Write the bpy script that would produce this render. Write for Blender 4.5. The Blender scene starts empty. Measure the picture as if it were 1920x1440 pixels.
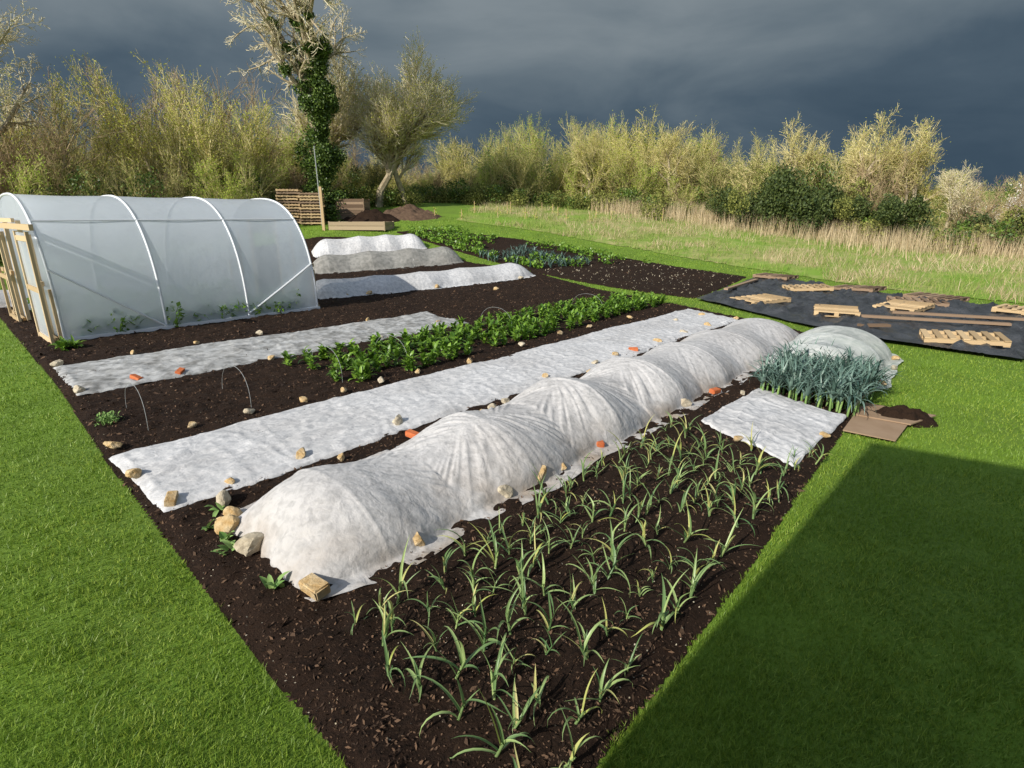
import bpy, math, random, bmesh
import numpy as np
from mathutils import Vector, noise
rng=np.random.default_rng(7); random.seed(7)
SC=bpy.context.scene
PI=math.pi
# ------------------------------------------------------------------ helpers
def sm(t):
    t=np.clip(t,0,1); return t*t*(3-2*t)
def h(x,y):
    x=np.asarray(x,float); y=np.asarray(y,float)
    a=3.2*sm((y-17)/27.)*np.maximum(.25,1-.018*np.maximum(0,x+4))
    return a+9*sm((y-85)/110)*sm((x-15)/50)
def vn(x,y,seed=0):
    x=np.asarray(x,float);y=np.asarray(y,float)
    xi=np.floor(x).astype(np.int64);yi=np.floor(y).astype(np.int64)
    fx=x-xi;fy=y-yi;fx=fx*fx*(3-2*fx);fy=fy*fy*(3-2*fy)
    def hs(a,b):
        n=(a*374761393+b*668265263+seed*1442695041)&0xffffffff
        n=((n^(n>>13))*1274126177)&0xffffffff
        return ((n^(n>>16))&0xffff)/65535.
    return (hs(xi,yi)*(1-fx)+hs(xi+1,yi)*fx)*(1-fy)+(hs(xi,yi+1)*(1-fx)+hs(xi+1,yi+1)*fx)*fy
def fbm(x,y,o=4,seed=0):
    s=0;a=.5
    for i in range(o):
        s=s+a*vn(x*2**i,y*2**i,seed+i); a*=.5
    return s/(1-.5**o)
def ridge(x,y,o,seed): return np.clip(1-np.abs(2*fbm(x,y,o,seed)-1)*3.2,0,1)
def inpoly(x,y,P):
    c=np.zeros(np.shape(x),bool); n=len(P)
    for i in range(n):
        x1,y1=P[i];x2,y2=P[(i+1)%n]
        if y1==y2: continue
        c^=((y1>y)!=(y2>y))&(x<(x2-x1)*(y-y1)/(y2-y1)+x1)
    return c
def nearest(x,y,P):
    bd=np.full(x.shape,1e9);bx=x.copy();by=y.copy();n=len(P)
    for i in range(n):
        x1,y1=P[i];x2,y2=P[(i+1)%n];dx=x2-x1;dy=y2-y1
        t=np.clip(((x-x1)*dx+(y-y1)*dy)/(dx*dx+dy*dy),0,1)
        qx=x1+t*dx;qy=y1+t*dy;d=np.hypot(x-qx,y-qy);m=d<bd
        bd=np.where(m,d,bd);bx=np.where(m,qx,bx);by=np.where(m,qy,by)
    return bd,bx,by
def build(name,parts,mats,smooth=False,parent=None):
    Vs=[];L=[];T=[];MI=[];o=0
    for p in parts:
        V,F,mi=p
        V=np.asarray(V,float).reshape(-1,3);F=np.asarray(F,np.int64)
        if len(F)==0: continue
        Vs.append(V);L.append((F+o).ravel());T.append(np.full(len(F),F.shape[1]));MI.append(np.full(len(F),mi));o+=len(V)
    V=np.concatenate(Vs);L=np.concatenate(L);T=np.concatenate(T);MI=np.concatenate(MI)
    me=bpy.data.meshes.new(name)
    me.vertices.add(len(V));me.vertices.foreach_set('co',V.ravel().astype(np.float32))
    me.loops.add(len(L));me.loops.foreach_set('vertex_index',L.astype(np.int32))
    me.polygons.add(len(T))
    st=np.concatenate([[0],np.cumsum(T)[:-1]])
    me.polygons.foreach_set('loop_start',st.astype(np.int32))
    me.polygons.foreach_set('loop_total',T.astype(np.int32))
    me.polygons.foreach_set('material_index',MI.astype(np.int32))
    me.polygons.foreach_set('use_smooth',np.full(len(T),smooth))
    for m in mats: me.materials.append(m)
    me.update(calc_edges=True)
    ob=bpy.data.objects.new(name,me);SC.collection.objects.link(ob)
    if parent: ob.parent=parent
    return ob
def inst(name,me,loc,rz=0,sc=(1,1,1),parent=None):
    ob=bpy.data.objects.new(name,me);SC.collection.objects.link(ob)
    ob.location=loc;ob.rotation_euler=(0,0,rz);ob.scale=sc
    if parent: ob.parent=parent
    return ob
def empty(name,loc=(0,0,0)):
    e=bpy.data.objects.new(name,None);SC.collection.objects.link(e);e.location=loc;return e
def gridF(nu,nv):
    i,j=np.meshgrid(np.arange(nu-1),np.arange(nv-1),indexing='ij')
    a=(i*nv+j).ravel();return np.stack([a,a+nv,a+nv+1,a+1],1)
def sheet(poly,step,zf):
    P=np.array(poly);x0,y0=P.min(0)-step;x1,y1=P.max(0)+step
    xs=np.arange(x0,x1+step,step);ys=np.arange(y0,y1+step,step)
    X,Y=np.meshgrid(xs,ys,indexing='ij');nv=len(ys)
    X=X.ravel();Y=Y.ravel();ins=inpoly(X,Y,poly)
    F=gridF(len(xs),nv);F=F[ins[F].sum(1)>=2]
    used=np.unique(F);out=used[~ins[used]]
    d,qx,qy=nearest(X[out],Y[out],poly);X[out]=qx;Y[out]=qy
    remap=np.zeros(len(X),np.int64);remap[used]=np.arange(len(used));F=remap[F]
    X=X[used];Y=Y[used];d,_,_=nearest(X,Y,poly)
    return np.stack([X,Y,zf(X,Y,d)],1),F
def ribbons(B,az,L,W,el,bend,k=4,fold=0.,tipp=2.2,bw=.5,side=0.):
    n=len(B);az=np.broadcast_to(az,n);L=np.broadcast_to(L,n);W=np.broadcast_to(W,n);el=np.broadcast_to(el,n);bend=np.broadcast_to(bend,n)
    p=np.array(B,float);cols=3 if fold else 2
    out=np.zeros((n,k+1,cols,3));sd=np.stack([-np.sin(az),np.cos(az),0*az],1)
    kink=rng.uniform(.8,2.6,n)
    for j in range(k+1):
        t=j/k;w=W*(bw+(1-bw)*min(1,t*3))*max(.04,1-t**tipp)*.5
        a=el-bend*t**kink
        nrm=np.stack([-np.cos(az)*np.sin(a),-np.sin(az)*np.sin(a),np.cos(a)],1)
        if cols==2:
            out[:,j,0]=p-sd*w[:,None];out[:,j,1]=p+sd*w[:,None]
        else:
            out[:,j,0]=p-sd*w[:,None]+nrm*(w*fold)[:,None];out[:,j,1]=p;out[:,j,2]=p+sd*w[:,None]+nrm*(w*fold)[:,None]
        st=(L/k)[:,None]
        p=p+np.stack([np.cos(az)*np.cos(a),np.sin(az)*np.cos(a),np.sin(a)],1)*st+sd*st*(side*t if np.isscalar(side) else (side*t)[:,None])
    base=(np.arange(n)*(k+1)*cols)[:,None]
    fs=[]
    for j in range(k):
        for c in range(cols-1):
            a=j*cols+c;fs.append(base+np.array([[a,a+1,a+1+cols,a+cols]]))
    return out.reshape(-1,3),np.concatenate(fs)
def blades(B,H,W,lean=.5):
    n=len(B);az=rng.uniform(0,2*PI,n);la=rng.uniform(0,2*PI,n);l=rng.uniform(0,lean,n)*H
    s=np.stack([np.cos(az),np.sin(az),0*az],1)*(W/2)[:,None]
    tip=B+np.stack([np.cos(la)*l,np.sin(la)*l,H],1)
    V=np.stack([B-s,B+s,tip],1).reshape(-1,3);return V,np.arange(3*n).reshape(-1,3)
def unit(n):
    v=rng.normal(size=(n,3));return v/np.linalg.norm(v,axis=1)[:,None]
def leaves(C,S,asp=.6,up=0.):
    n=len(C);S=np.broadcast_to(S,n)[:,None];a=unit(n);b=unit(n);b[:,2]+=up
    nn=b/np.linalg.norm(b,axis=1)[:,None];a=a-(a*nn).sum(1)[:,None]*nn;a/=np.linalg.norm(a,axis=1)[:,None]+1e-9
    c=np.cross(nn,a)
    V=np.stack([C-a*S*.5,C+c*S*.5*asp,C+a*S*.5,C-c*S*.5*asp],1).reshape(-1,3)
    return V,np.arange(4*n).reshape(-1,4)
def tubes(S,m=4):
    S=np.array(S,float);P0=S[:,0:3];P1=S[:,3:6];R0=S[:,6];R1=S[:,7]
    d=P1-P0;d/=np.linalg.norm(d,axis=1)[:,None]+1e-9
    ref=np.where(np.abs(d[:,2:3])>.9,np.array([[1.,0,0]]),np.array([[0,0,1.]]))
    a=np.cross(d,ref);a/=np.linalg.norm(a,axis=1)[:,None];b=np.cross(d,a)
    V=np.zeros((len(S),2,m,3))
    for i in range(m):
        o=a*math.cos(2*PI*i/m)+b*math.sin(2*PI*i/m)
        V[:,0,i]=P0+o*R0[:,None];V[:,1,i]=P1+o*R1[:,None]
    base=(np.arange(len(S))*2*m)[:,None];F=[]
    for i in range(m):
        j=(i+1)%m;F.append(base+np.array([[i,j,m+j,m+i]]))
    return V.reshape(-1,3),np.concatenate(F)
def polytube(pts,r,m=6):
    return tubes([(*pts[i],*pts[i+1],r,r) for i in range(len(pts)-1)],m)
def box(c,sz,ax=(1,0,0),up=(0,0,1)):
    ax=np.array(ax,float);ax/=np.linalg.norm(ax);up=np.array(up,float);up-=ax*(up@ax);up/=np.linalg.norm(up);sd=np.cross(up,ax)
    V=[]
    for sx in(-.5,.5):
        for sy in(-.5,.5):
            for sz_ in(-.5,.5):
                V.append(np.array(c)+ax*sx*sz[0]+sd*sy*sz[1]+up*sz_*sz[2])
    F=[[0,1,3,2],[4,6,7,5],[0,4,5,1],[2,3,7,6],[0,2,6,4],[1,5,7,3]]
    return np.array(V),np.array(F)
# ------------------------------------------------------------------ materials
def M(name,c1,c2=None,scale=6,rough=.85,bump=0,bscale=40,island=False,transl=0,spec=.25,c3=None,detail=6,s3=1.3,bdist=.01):
    m=bpy.data.materials.new(name);m.use_nodes=True;N=m.node_tree;nd=N.nodes;lk=N.links;nd.clear()
    out=nd.new('ShaderNodeOutputMaterial');b=nd.new('ShaderNodeBsdfPrincipled')
    b.inputs['Roughness'].default_value=rough;b.inputs['Specular IOR Level'].default_value=spec
    tc=nd.new('ShaderNodeTexCoord')
    vec=tc.outputs['Object']
    c2=c2 or c1
    mx=nd.new('ShaderNodeMix');mx.data_type='RGBA'
    mx.inputs[6].default_value=(*c1,1);mx.inputs[7].default_value=(*c2,1)
    if island:
        g=nd.new('ShaderNodeNewGeometry');lk.new(g.outputs['Random Per Island'],mx.inputs[0])
    else:
        n=nd.new('ShaderNodeTexNoise');n.inputs['Scale'].default_value=scale;n.inputs['Detail'].default_value=detail;n.inputs['Roughness'].default_value=.65
        lk.new(vec,n.inputs['Vector'])
        r=nd.new('ShaderNodeMapRange');r.inputs[1].default_value=.33;r.inputs[2].default_value=.67
        lk.new(n.outputs[0],r.inputs[0]);lk.new(r.outputs[0],mx.inputs[0])
    col=mx.outputs[2]
    if c3:
        n=nd.new('ShaderNodeTexNoise');n.inputs['Scale'].default_value=s3;n.inputs['Detail'].default_value=5
        lk.new(vec,n.inputs['Vector'])
        r=nd.new('ShaderNodeMapRange');r.inputs[1].default_value=.42;r.inputs[2].default_value=.68
        lk.new(n.outputs[0],r.inputs[0])
        m2=nd.new('ShaderNodeMix');m2.data_type='RGBA';lk.new(r.outputs[0],m2.inputs[0]);lk.new(col,m2.inputs[6]);m2.inputs[7].default_value=(*c3,1);col=m2.outputs[2]
    lk.new(col,b.inputs['Base Color'])
    bn=None
    if bump:
        n=nd.new('ShaderNodeTexNoise');n.inputs['Scale'].default_value=bscale;n.inputs['Detail'].default_value=8;n.inputs['Roughness'].default_value=.7
        lk.new(vec,n.inputs['Vector']);bn=nd.new('ShaderNodeBump');bn.inputs['Strength'].default_value=bump;bn.inputs['Distance'].default_value=bdist
        lk.new(n.outputs[0],bn.inputs['Height']);lk.new(bn.outputs[0],b.inputs['Normal'])
    sh=b.outputs[0]
    if transl:
        t=nd.new('ShaderNodeBsdfTranslucent');lk.new(col,t.inputs[0]);ms=nd.new('ShaderNodeMixShader');ms.inputs[0].default_value=transl
        if bn: lk.new(bn.outputs[0],t.inputs['Normal'])
        lk.new(sh,ms.inputs[1]);lk.new(t.outputs[0],ms.inputs[2]);sh=ms.outputs[0]
    lk.new(sh,out.inputs[0]);return m
m_lawn=M('lawn_turf',(.075,.15,.015),(.18,.27,.035),scale=30,bump=.9,bscale=120,c3=(.155,.265,.026),s3=.8)
m_blade=M('grass_blade',(.08,.185,.012),(.36,.46,.07),island=True,transl=.28,rough=.5,spec=.35,c3=(.18,.30,.035),s3=1.1)
m_meadow=M('meadow_ground',(.15,.26,.03),(.40,.35,.16),scale=1.6,bump=.9,bscale=30,detail=9,c3=(.17,.31,.03),s3=.35)
m_mtuft=M('meadow_blade',(.13,.29,.02),(.44,.44,.16),island=True,transl=.3)
m_dry=M('dry_grass',(.38,.28,.16),(.72,.60,.4),island=True,transl=.2)
m_soil=M('compost_soil',(.009,.0055,.004),(.034,.019,.012),scale=35,bump=1,bscale=60,rough=.95,spec=.15,c3=(.028,.016,.010),s3=.9,detail=10,bdist=.02)
m_chip=M('wood_chip',(.018,.011,.008),(.15,.09,.055),island=True,rough=.9)
m_pale=M('pale_bits',(.3,.25,.17),(.5,.45,.35),island=True)
m_black=M('black_sheet',(.018,.02,.023),(.06,.064,.072),scale=2.5,rough=.33,bump=.8,bscale=7,spec=.7,bdist=.05)
m_wood=M('pallet_wood',(.34,.24,.13),(.60,.44,.25),island=True,bump=.3,bscale=60)
m_dwood=M('weathered_wood',(.13,.085,.055),(.34,.24,.16),island=True)
m_gwood=M('timber_posts',(.4,.29,.16),(.62,.48,.3),island=True,bump=.3)
m_stone=M('sandstone',(.42,.26,.10),(.64,.50,.29),scale=14,bump=.9,bscale=30,c3=(.46,.38,.26),s3=5,bdist=.02)
m_stone2=M('pale_stone',(.38,.32,.23),(.58,.52,.4),scale=12,bump=.8,bscale=30)
m_brick=M('red_brick',(.5,.12,.04),(.6,.2,.08),scale=18,bump=.6,bscale=40)
m_card=M('cardboard',(.28,.19,.12),(.34,.24,.16),scale=4)
m_hoop=M('white_tube',(.72,.75,.78),rough=.5)
m_wire=M('galvanised_wire',(.34,.36,.36),rough=.4)
m_garlic=M('garlic_leaf',(.11,.22,.08),(.38,.50,.19),island=True,transl=.25,rough=.4,spec=.5)
m_garlic2=M('garlic_tip',(.45,.5,.13),(.58,.54,.24),island=True,transl=.25,rough=.5)
m_leek=M('leek_leaf',(.03,.075,.06),(.19,.29,.24),island=True,transl=.08,rough=.38,spec=.5)
m_bean=M('bean_leaf',(.06,.15,.015),(.25,.42,.05),island=True,transl=.25,rough=.4,spec=.5)
m_sedum=M('pale_leaf',(.14,.27,.07),(.28,.42,.14),island=True,transl=.15)
m_bark=M('bark',(.24,.19,.12),(.5,.43,.3),scale=4,bump=.5,bscale=20)
m_twig=M('twig',(.34,.28,.11),(.72,.64,.32),island=True)
m_twigp=M('pale_twig',(.46,.39,.25),(.8,.73,.52),island=True)
m_twigd=M('twig_brown',(.22,.155,.085),(.48,.37,.22),island=True)
m_bud=M('bud',(.30,.34,.045),(.66,.64,.15),island=True,transl=.35)
m_budg=M('bud_green',(.26,.38,.04),(.54,.62,.12),island=True,transl=.35)
m_ivy=M('ivy_leaf',(.025,.06,.01),(.14,.21,.035),island=True,rough=.45,spec=.4)
m_olive=M('olive_leaf',(.11,.13,.03),(.32,.33,.09),island=True,transl=.2)
m_everg=M('evergreen_leaf',(.02,.04,.012),(.10,.13,.035),island=True,rough=.6)
m_blossom=M('blossom',(.6,.55,.5),(.82,.78,.74),island=True)
def fleece(name,a,b,transp=0,dirt=True,ms=7,lo=.35,hi=.62):
    m=bpy.data.materials.new(name);m.use_nodes=True;N=m.node_tree;nd=N.nodes;lk=N.links;nd.clear()
    out=nd.new('ShaderNodeOutputMaterial');d=nd.new('ShaderNodeBsdfPrincipled');d.inputs['Roughness'].default_value=.7;d.inputs['Specular IOR Level'].default_value=.25
    tc=nd.new('ShaderNodeTexCoord')
    def noise_(s,lo,hi,det=5,dist=0):
        n=nd.new('ShaderNodeTexNoise');n.inputs['Scale'].default_value=s;n.inputs['Detail'].default_value=det;n.inputs['Distortion'].default_value=dist;lk.new(tc.outputs['Object'],n.inputs['Vector'])
        r=nd.new('ShaderNodeMapRange');r.inputs[1].default_value=lo;r.inputs[2].default_value=hi;lk.new(n.outputs[0],r.inputs[0]);return r.outputs[0],n.outputs[0]
    f,_=noise_(ms,lo,hi,9,.6)
    mx=nd.new('ShaderNodeMix');mx.data_type='RGBA';mx.inputs[6].default_value=(*a,1);mx.inputs[7].default_value=(*b,1);lk.new(f,mx.inputs[0]);col=mx.outputs[2]
    f2,_=noise_(1.1,.4,.7,4)
    mq=nd.new('ShaderNodeMix');mq.data_type='RGBA';mq.blend_type='MULTIPLY';mq.inputs[7].default_value=(.84,.83,.82,1);lk.new(f2,mq.inputs[0]);lk.new(col,mq.inputs[6]);col=mq.outputs[2]
    if dirt:
        sx=nd.new('ShaderNodeSeparateXYZ');lk.new(tc.outputs['Object'],sx.inputs[0])
        r=nd.new('ShaderNodeMapRange');r.inputs[1].default_value=.34;r.inputs[2].default_value=.02;lk.new(sx.outputs[2],r.inputs[0])
        g,_=noise_(3.,.40,.72,7);mm=nd.new('ShaderNodeMath');mm.operation='MULTIPLY';lk.new(r.outputs[0],mm.inputs[0]);lk.new(g,mm.inputs[1])
        m2=nd.new('ShaderNodeMix');m2.data_type='RGBA';lk.new(mm.outputs[0],m2.inputs[0]);lk.new(col,m2.inputs[6]);m2.inputs[7].default_value=(.38,.30,.22,1);col=m2.outputs[2]
    lk.new(col,d.inputs[0])
    _,n=noise_(45,0,1,8);bp=nd.new('ShaderNodeBump');bp.inputs['Strength'].default_value=.5;bp.inputs['Distance'].default_value=.007;lk.new(n,bp.inputs['Height'])
    _,n2=noise_(7,0,1,5,1.5);bp2=nd.new('ShaderNodeBump');bp2.inputs['Strength'].default_value=.4;bp2.inputs['Distance'].default_value=.025;lk.new(n2,bp2.inputs['Height']);lk.new(bp2.outputs[0],bp.inputs['Normal']);lk.new(bp.outputs[0],d.inputs['Normal'])
    t=nd.new('ShaderNodeBsdfTranslucent');lk.new(col,t.inputs[0]);ms_=nd.new('ShaderNodeMixShader');ms_.inputs[0].default_value=.22;lk.new(d.outputs[0],ms_.inputs[1]);lk.new(t.outputs[0],ms_.inputs[2]);sh=ms_.outputs[0]
    if transp:
        tt=nd.new('ShaderNodeBsdfTransparent');m3=nd.new('ShaderNodeMixShader');m3.inputs[0].default_value=transp;lk.new(sh,m3.inputs[1]);lk.new(tt.outputs[0],m3.inputs[2]);sh=m3.outputs[0]
    lk.new(sh,out.inputs[0]);return m
m_fleece=fleece('white_fleece',(.60,.61,.63),(.83,.83,.84),dirt=False,ms=13)
m_fleece_thin=fleece('thin_fleece',(.30,.30,.29),(.66,.67,.67),dirt=False,ms=6,transp=.08)
m_fleece_t=fleece('tunnel_fleece',(.52,.515,.515),(.71,.70,.70),ms=16,lo=.3,hi=.55)
m_mesh=fleece('insect_mesh',(.58,.63,.61),(.78,.81,.79),transp=.22,dirt=False)
m_meshg=fleece('grey_mesh',(.3,.3,.28),(.46,.45,.42),transp=.15,dirt=False)
def film():
    m=bpy.data.materials.new('polythene_film');m.use_nodes=True;N=m.node_tree;nd=N.nodes;lk=N.links;nd.clear()
    out=nd.new('ShaderNodeOutputMaterial');p=nd.new('ShaderNodeBsdfPrincipled');p.inputs['Base Color'].default_value=(.82,.9,1.,1);p.inputs['Roughness'].default_value=.24;p.inputs['Specular IOR Level'].default_value=.9
    tl=nd.new('ShaderNodeBsdfTranslucent');tl.inputs[0].default_value=(.93,.97,1,1);tr=nd.new('ShaderNodeBsdfTransparent')
    tc=nd.new('ShaderNodeTexCoord');n=nd.new('ShaderNodeTexNoise');n.inputs['Scale'].default_value=2.;n.inputs['Detail'].default_value=3;lk.new(tc.outputs['Object'],n.inputs[0]);bp=nd.new('ShaderNodeBump');bp.inputs['Strength'].default_value=.3;bp.inputs['Distance'].default_value=.06;lk.new(n.outputs[0],bp.inputs['Height']);lk.new(bp.outputs[0],p.inputs['Normal'])
    a=nd.new('ShaderNodeMixShader');a.inputs[0].default_value=.55;lk.new(p.outputs[0],a.inputs[1]);lk.new(tl.outputs[0],a.inputs[2])
    b=nd.new('ShaderNodeMixShader');b.inputs[0].default_value=.16;lk.new(a.outputs[0],b.inputs[1]);lk.new(tr.outputs[0],b.inputs[2])
    lk.new(b.outputs[0],out.inputs[0]);return m
m_film=film()
# ------------------------------------------------------------------ ground polygons
PLOT1=[(-.15,1.25),(-.72,1.85),(-1.19,2.28),(-1.85,2.93),(-2.74,3.8),(-3.92,4.96),(-6.25,7.37),(-11.7,12.7),(-16,17),(-14,24),(-9.5,28.6),(-6.8,28.2),(-3.4,25.8),(-1.75,23.4),(1.0,21.4),(4.5,14.7),(5.9,11.6),(6.1,10.2),(4.95,7.5),(4.7,6.95),(3.82,5.95),(2.46,4.31),(1.56,3.2),(.76,2.28),(.37,1.85),(.1,1.45)]
PLOT2=[(5.2,16),(-1.6,24.6),(-6,29.7),(-3.8,30.4),(.5,28.4),(4.4,25.1),(8.6,20.7)]
SHEET=[(5.15,15.7),(9.0,20.7),(12.7,13.4),(12.2,12.2),(8.25,8.75),(6.6,10.5)]
MEADOW=[(-3.2,33),(1.5,30.6),(6,26.5),(10.2,21.6),(14.2,14.2),(40,12),(44,34),(24,44),(4,46),(-2,40)]
xs=np.concatenate([-45-np.geomspace(2,700,26)[::-1],np.arange(-45,45.1,.5),45+np.geomspace(2,700,26)])
ys=np.concatenate([-12-np.geomspace(2,300,14)[::-1],np.arange(-12,62.1,.5),62+np.geomspace(2,900,30)])
X,Y=np.meshgrid(xs,ys,indexing='ij')
build('lawn_ground',[(np.stack([X,Y,h(X,Y)],-1),gridF(len(xs),len(ys)),0)],[m_lawn],smooth=True)
def zs(x,y,d):
    e=sm(d/.12)
    return h(x,y)+.006+e*(.01+.07*(fbm(x*9,y*9,4,3)-.3)+.03*fbm(x*1.5,y*1.5,2,9))
V,F=sheet(PLOT1,.045,zs);build('soil_bed',[(V,F,0)],[m_soil],smooth=True)
V,F=sheet(PLOT2,.12,zs);build('soil_bed',[(V,F,0)],[m_soil],smooth=True)
V,F=sheet(MEADOW,.4,lambda x,y,d:h(x,y)+.02+.12*fbm(x*1.2,y*1.2,3,5)*sm(d/1.5));build('meadow_ground',[(V,F,0)],[m_meadow],smooth=True)
# ------------------------------------------------------------------ grass
def scatter_polar(n,r0,r1,a0=-58,a1=58):
    r=np.exp(rng.uniform(math.log(r0),math.log(r1),n));a=np.radians(rng.uniform(a0,a1,n));return r*np.sin(a),r*np.cos(a),r
x,y,r=scatter_polar(620000,1.5,34)
jx=x+.06*(vn(x*9,y*9,90)-.5);jy=y+.06*(vn(x*9,y*9,91)-.5)
ok=~inpoly(jx,jy,PLOT1)&~inpoly(x,y,PLOT2)&~inpoly(x,y,SHEET)&~inpoly(x,y,MEADOW);x,y,r=x[ok],y[ok],r[ok]
B=np.stack([x,y,h(x,y)-.004],1);hh=rng.uniform(.014,.038,len(x))*(.4+1.2*fbm(x*4,y*4,4,2))
V,F=blades(B,hh*(1+r*.03),.0026+r*.0011,1.1)
build('lawn_grass',[(V,F,0)],[m_blade])
def scatter_poly(P,n):
    P_=np.array(P);a,b=P_.min(0),P_.max(0);x=rng.uniform(a[0],b[0],n);y=rng.uniform(a[1],b[1],n);k=inpoly(x,y,P);return x[k],y[k]
x,y=scatter_poly(MEADOW,190000);k=(np.hypot(x,y)<52)&(fbm(x*.9,y*.9,3,8)>.35);x,y=x[k],y[k]
V,F=blades(np.stack([x,y,h(x,y)],1),rng.uniform(.08,.36,len(x))*(.2+1.5*fbm(x*.8,y*.8,3,19)),rng.uniform(.012,.03,len(x)),1.1)
x,y=scatter_poly(MEADOW,130000);k=(fbm(x*.55,y*.55,4,21)>.52)&(np.hypot(x,y)<52);x,y=x[k],y[k]
V2,F2=blades(np.stack([x,y,h(x,y)],1),rng.uniform(.15,.5,len(x)),rng.uniform(.012,.03,len(x)),1.2)
build('meadow_grass',[(V,F,0),(V2,F2,1)],[m_mtuft,m_dry])
HEDGE=np.array([(-30,19),(-22,25),(-15,31),(-12,39),(-6,42),(4,43),(13,39.5),(18.5,33),(22,28.5),(27,25.5),(33,22)],float)
_hd=np.hypot(*(HEDGE[1:]-HEDGE[:-1]).T);_hc=np.concatenate([[0],np.cumsum(_hd)])
def hedge_pt(s): return np.array([np.interp(s,_hc,HEDGE[:,0]),np.interp(s,_hc,HEDGE[:,1])])
n=14000;s=rng.uniform(46,_hc[-1],n);P=np.array([hedge_pt(q) for q in s]);off=np.abs(rng.normal(0,1.9,n))+1.2
cen=np.array([6,20.]);dv=cen-P;dv/=np.linalg.norm(dv,axis=1)[:,None];P=P+dv*off[:,None]+rng.normal(0,.3,(n,2))
k=fbm(P[:,0]*.7,P[:,1]*.7,3,31)>.38;P=P[k]
B=np.stack([P[:,0],P[:,1],h(P[:,0],P[:,1])],1);V,F=blades(B,rng.uniform(.5,1.3,len(B)),rng.uniform(.015,.035,len(B)),.35)
build('dry_grass_border',[(V,F,0)],[m_dry])
x,y,r=scatter_polar(240000,1.6,30);k=(inpoly(x,y,PLOT1)|inpoly(x,y,PLOT2))&(rng.random(len(x))<np.clip(.4+.12*(r-2.5),.4,1)*(.4+fbm(x*1.5,y*1.5,3,61)));x,y,r=x[k],y[k],r[k]
d,_,_=nearest(x,y,PLOT1);z=np.where(inpoly(x,y,PLOT1),zs(x,y,d),h(x,y)+.03)+.004
V,F=leaves(np.stack([x,y,z],1),rng.gamma(1.8,.006,len(x))*(1+r*.11)+.003,.4,up=1.0)
build('mulch_chips',[(V,F,0)],[m_chip])
x,y,r=scatter_polar(4500,2,25);k=inpoly(x,y,PLOT1)|inpoly(x,y,PLOT2);x,y,r=x[k],y[k],r[k]
V,F=leaves(np.stack([x,y,h(x,y)+.045],1),rng.uniform(.004,.014,len(x))*(1+r*.05),.7,up=1.5)
x2,y2=scatter_poly([(5,16.4),(1,21.6),(5,24),(8.3,20.6)],900)
V2,F2=leaves(np.stack([x2,y2,h(x2,y2)+.06],1),rng.uniform(.03,.12,len(x2)),.25,up=.6)
build('straw_debris',[(V,F,0),(V2,F2,0)],[m_pale])
# ------------------------------------------------------------------ flat fleeces
def flat(name,c,mat,nu=220,nv=50,z0=.055,amp=.03,seed=1,wob=.05,cr=1.):
    c=[np.array(q,float) for q in c]
    u,v=np.meshgrid(np.linspace(0,1,nu),np.linspace(0,1,nv),indexing='ij')
    P=((1-u)*(1-v))[...,None]*c[0]+((1-u)*v)[...,None]*c[1]+(u*v)[...,None]*c[2]+(u*(1-v))[...,None]*c[3]
    Ln=np.linalg.norm(c[2]-c[1]);Wn=np.linalg.norm(c[1]-c[0])
    P=P+wob*(np.stack([fbm(u*Ln*1.2,v*Wn*1.2,4,seed),fbm(u*Ln*1.2+50,v*Wn*1.2,4,seed+4)],-1)-.5)*2
    e=np.minimum(np.minimum(v,1-v)*Wn,np.minimum(u,1-u)*Ln)
    a=u*Ln;b=v*Wn
    r1=ridge(a*.7,b*4,3,seed+9);r2=ridge(a*3.5,b*1.6+a*1.,3,seed+12)
    z=z0+sm(e/.22)*.025+amp*(fbm(a*2.5,b*2.5,4,seed+2)-.5)+.016*cr*r1**2+.009*cr*r2**2+.010*(fbm(a*14,b*14,3,seed+7)-.5)
    z=z+.02*np.exp(-((e-.09)/.03)**2)*vn(a*2,b*2,seed+20)
    z=z+h(P[...,0],P[...,1])-(e<.001)*.02
    return build(name,[(np.stack([P[...,0],P[...,1],z],-1),gridF(nu,nv),0)],[mat],smooth=True)
flat('fleece_cover',[(-7.08,8.33),(-5.68,6.9),(-.9,12.0),(-2.06,13.41)],m_fleece_thin,nu=280,nv=70,seed=11,amp=.05,wob=.11)
flat('fleece_cover',[(-3.93,5.02),(-2.75,3.95),(5.06,12.35),(4.41,13.95)],m_fleece,nu=460,nv=80,seed=23)
flat('fleece_cover',[(2.1,5.9),(2.62,4.8),(3.9,6.1),(3.3,7.2)],m_fleece,nu=110,nv=90,seed=37,amp=.05,z0=.07,cr=1.2)
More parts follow.
